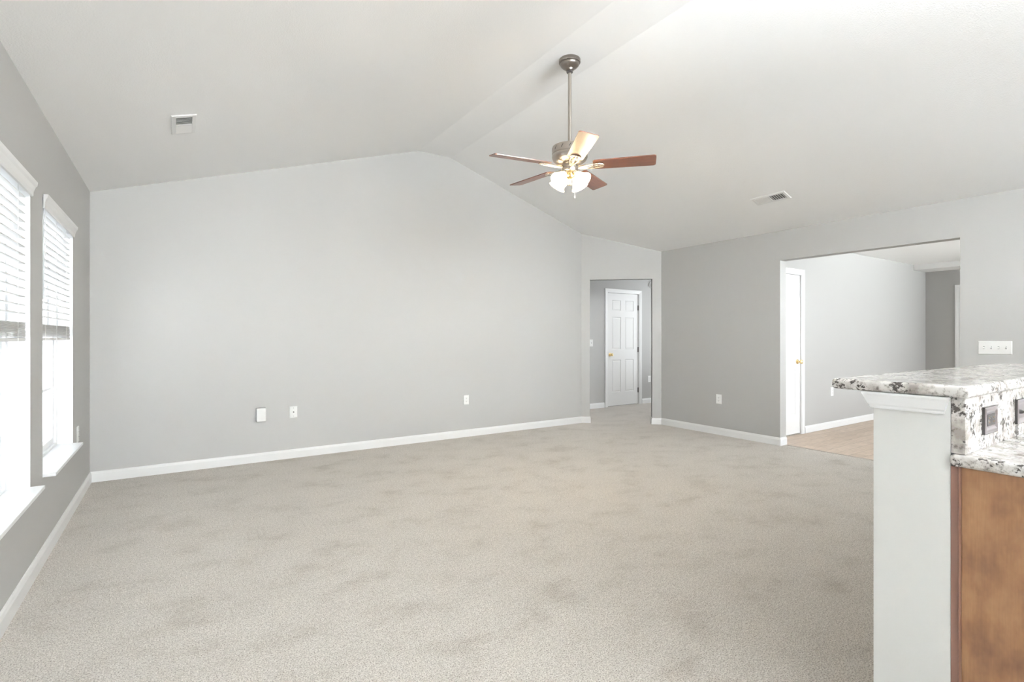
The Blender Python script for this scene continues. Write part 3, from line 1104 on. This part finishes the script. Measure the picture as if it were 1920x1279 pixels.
# canopy
build('canopy', lathe([(0, 3.3995), (0.082, 3.3995), (0.084, 3.396), (0.084, 3.376), (0.080, 3.370), (0.074, 3.368), (0.074, 3.362), (0.070, 3.352), (0.056, 3.338), (0.040, 3.330), (0.034, 3.326), (0.031, 3.316), (0.024, 3.312), (0, 3.312)], 48), M_PEWTER, fan, smooth=True, angle=24)
build('canopy_collar', lathe([(0, 3.314), (0.023, 3.313), (0.025, 3.300), (0.018, 3.294), (0, 3.294)], 32), M_HINGE, fan, smooth=True)
build('downrod', lathe([(0, 3.300), (0.0135, 3.300), (0.0135, 2.71), (0, 2.71)], 24), M_NICKEL, fan, smooth=True)
# motor housing
build('motor_housing', lathe([(0, 2.735), (0.020, 2.735), (0.024, 2.728), (0.060, 2.727), (0.128, 2.718), (0.136, 2.714), (0.139, 2.706), (0.139, 2.660), (0.135, 2.654), (0.138, 2.648), (0.139, 2.632), (0.130, 2.612), (0.112, 2.598), (0.088, 2.590), (0.072, 2.586), (0, 2.584)], 56), M_NICKEL, fan, smooth=True, angle=28)
v0 = None
for k in range(14):
    a = 2 * PI * k / 14
    if v0 is None:
        bm = bmesh.new()
        add_prism(bm, [(-0.010, -0.011), (-0.004, -0.011), (0.010, 0.011), (0.004, 0.011)], 0.1385, 0.1398, mtx=Matrix.Translation((0, 0, 2.688)) @ Matrix.Rotation(PI / 2, 4, 'Z') @ Matrix.Rotation(PI / 2, 4, 'X') @ Matrix.Rotation(PI, 4, 'Z'))
        o = v0 = build('vent_slot', bm, M_HINGE, fan)
    else:
        o = v0.copy()
        COL.objects.link(o)
    o.rotation_euler = (0, 0, a)
# switch housing below the blades
build('switch_housing', lathe([(0, 2.586), (0.056, 2.586), (0.060, 2.580), (0.060, 2.553), (0.064, 2.549), (0.064, 2.530), (0.058, 2.520), (0.040, 2.512), (0.030, 2.508), (0, 2.508)], 40), M_NICKEL, fan, smooth=True)
BZ = 2.566


def blade_bm():
    bm = bmesh.new()
    r0, r1 = 0.182, 0.652
    w0, w1 = 0.062, 0.071
    pts = [(r0, -w0 + 0.012), (r0 + 0.012, -w0)]
    pts += [(r1 - 0.020, -w1)]
    for k in range(1, 5):
        a = -PI / 2 + k * PI / 8
        pts.append((r1 - 0.020 + 0.020 * math.cos(a), -w1 + 0.020 + 0.020 * math.sin(a)))
    for k in range(0, 5):
        a = k * PI / 8
        pts.append((r1 - 0.020 + 0.020 * math.cos(a), w1 - 0.020 + 0.020 * math.sin(a)))
    pts += [(r0 + 0.012, w0), (r0, w0 - 0.012)]
    add_prism(bm, pts, -0.0035, 0.0035)
    return bm


def bracket_bm():
    bm = bmesh.new()
    # scrolled casting below the blade root: two curved arms closing on a pierced leaf
    for s in (-1, 1):
        pts = []
        for k in range(9):
            q = k / 8
            pts.append((0.078 + 0.185 * q, s * (0.010 + 0.030 * math.sin(PI * min(1, q * 1.02)) ** 1.0 * (0.35 + 0.65 * q)), -0.016 + 0.006 * q))
        add_tube(bm, pts, [0.0075, 0.007, 0.006, 0.006, 0.006, 0.006, 0.006, 0.006, 0.005], 8)
    add_tube(bm, [(0.068, 0, -0.012), (0.13, 0, -0.015), (0.20, 0, -0.011), (0.262, 0, -0.010)], [0.012, 0.010, 0.006, 0.005], 8)
    # leaf plate screwed to the blade
    add_prism(bm, [(0.190, -0.014), (0.205, -0.036), (0.232, -0.041), (0.238, -0.030), (0.216, -0.014), (0.216, 0.014), (0.238, 0.030), (0.232, 0.041), (0.205, 0.036), (0.190, 0.014)], -0.011, -0.0036)
    add_prism(bm, [(0.232, -0.041), (0.256, -0.028), (0.268, 0.0), (0.256, 0.028), (0.232, 0.041), (0.238, 0.028), (0.250, 0.0), (0.238, -0.028)], -0.011, -0.0036)
    return bm


b0 = None
for k in range(5):
    ang = math.radians(25.5 + 72 * k)
    M = (ang)
    if b0 is None:
        b0 = build('fan_blade', blade_bm(), M_MAHO, fan)
        b0.location = (0, 0, BZ)
        br0 = build('blade_bracket', bracket_bm(), mat('cast_satin_nickel', (0.66, 0.59, 0.50), 0.25, 1.0), b0, smooth=True, angle=45)
        o = b0
    else:
        o = b0.copy()
        COL.objects.link(o)
        c = br0.copy()
        COL.objects.link(c)
        c.parent = o
    o.rotation_mode = 'XYZ'
    o.rotation_euler = (Matrix.Rotation(ang, 3, 'Z') @ Matrix.Rotation(math.radians(-12), 3, 'X')).to_euler()

# light kit: four arms, four bell shades
build('light_fitter', lathe([(0, 2.512), (0.034, 2.512), (0.046, 2.500), (0.046, 2.484), (0.036, 2.470), (0.016, 2.462), (0.012, 2.440), (0.016, 2.432), (0.012, 2.420), (0, 2.416)], 32), M_BRASS, fan, smooth=True)
SHADE = [(0.017, 0.0), (0.024, -0.004), (0.030, -0.018), (0.038, -0.038), (0.050, -0.066), (0.058, -0.084), (0.067, -0.098), (0.072, -0.104), (0.070, -0.1045), (0.064, -0.097), (0.055, -0.083), (0.047, -0.065), (0.035, -0.038), (0.027, -0.018), (0.020, -0.006), (0.014, -0.003)]
for k in range(4):
    a = math.radians(-33.4 + 45 + 90 * k)
    R = Matrix.Rotation(a, 4, 'Z')
    arm = bmesh.new()
    pts = [R @ Vector(p) for p in ((0.036, 0, 2.503), (0.052, 0, 2.511), (0.062, 0, 2.508), (0.067, 0, 2.498))]
    add_tube(arm, pts, 0.0085, 10)
    T = R @ Matrix.Translation((0.068, 0, 2.495)) @ Matrix.Rotation(math.radians(-43), 4, 'Y')
    add_lathe(arm, [(0, 0.010), (0.018, 0.010), (0.021, 0.0), (0.021, -0.010), (0.016, -0.012), (0, -0.012)], 20, T)
    am = build('light_arm', arm, M_NICKEL, fan, smooth=True)
    T2 = T @ Matrix.Translation((0, 0, -0.002)) @ Matrix.Diagonal((0.96, 0.96, 0.86, 1))
    sh = build('lamp_shade', lathe(SHADE, 32, T2, cap=False), M_SHADE, am, smooth=True, angle=60)
    bulb = [(0, -0.012), (0.011, -0.012), (0.012, -0.030), (0.022, -0.050), (0.026, -0.066), (0.022, -0.080), (0.012, -0.089), (0, -0.092)]
    build('light_bulb', lathe(bulb, 20, T2), M_BULB, am, smooth=True)
bm = bmesh.new()
add_tube(bm, [(0.020, -0.034, 2.512), (0.021, -0.036, 2.40), (0.021, -0.036, 2.33)], 0.0011, 6)
add_lathe(bm, [(0, 0.012), (0.004, 0.006), (0.005, -0.004), (0.003, -0.012), (0, -0.013)], 12, Matrix.Translation((0.021, -0.036, 2.322)))
build('pull_chain', bm, M_PLASTIC, fan)

# bodies of the added fill uplights behind the camera
for n_, (kx, ky, kz) in enumerate(FILL_LAMPS):
    kp = thing('fill_lamp', 'unseen white bowl uplight added as fill behind the camera, ' + ('window side' if n_ == 0 else 'peninsula side'), 'lamp', (kx, ky, 0), group='added fill uplights')
    build('fill_lamp_bowl', lathe([(0.0, kz - 0.125), (0.14, kz - 0.11), (0.22, kz - 0.05), (0.25, kz + 0.01), (0.24, kz + 0.01), (0.21, kz - 0.045), (0.13, kz - 0.10), (0.0, kz - 0.115)], 32), M_TRIM, kp, smooth=True)
    bm = bmesh.new()
    add_tube(bm, [(0, 0, kz - 0.12), (0, 0, slope_right(kx) if kx > RX1 else slope_left(kx))], 0.006, 8)
    build('rod', bm, M_NICKEL, kp)

hl = thing('hall_fill_lamp', 'unseen white ceiling lamp added to brighten the hall', 'lamp', (HL[0], HL[1], HL[2]))
build('fill_lamp_base', lathe([(0, 0.06), (0.17, 0.06), (0.17, 0.02), (0.15, 0.0), (0, 0.0)], 32), M_TRIM, hl, smooth=True)
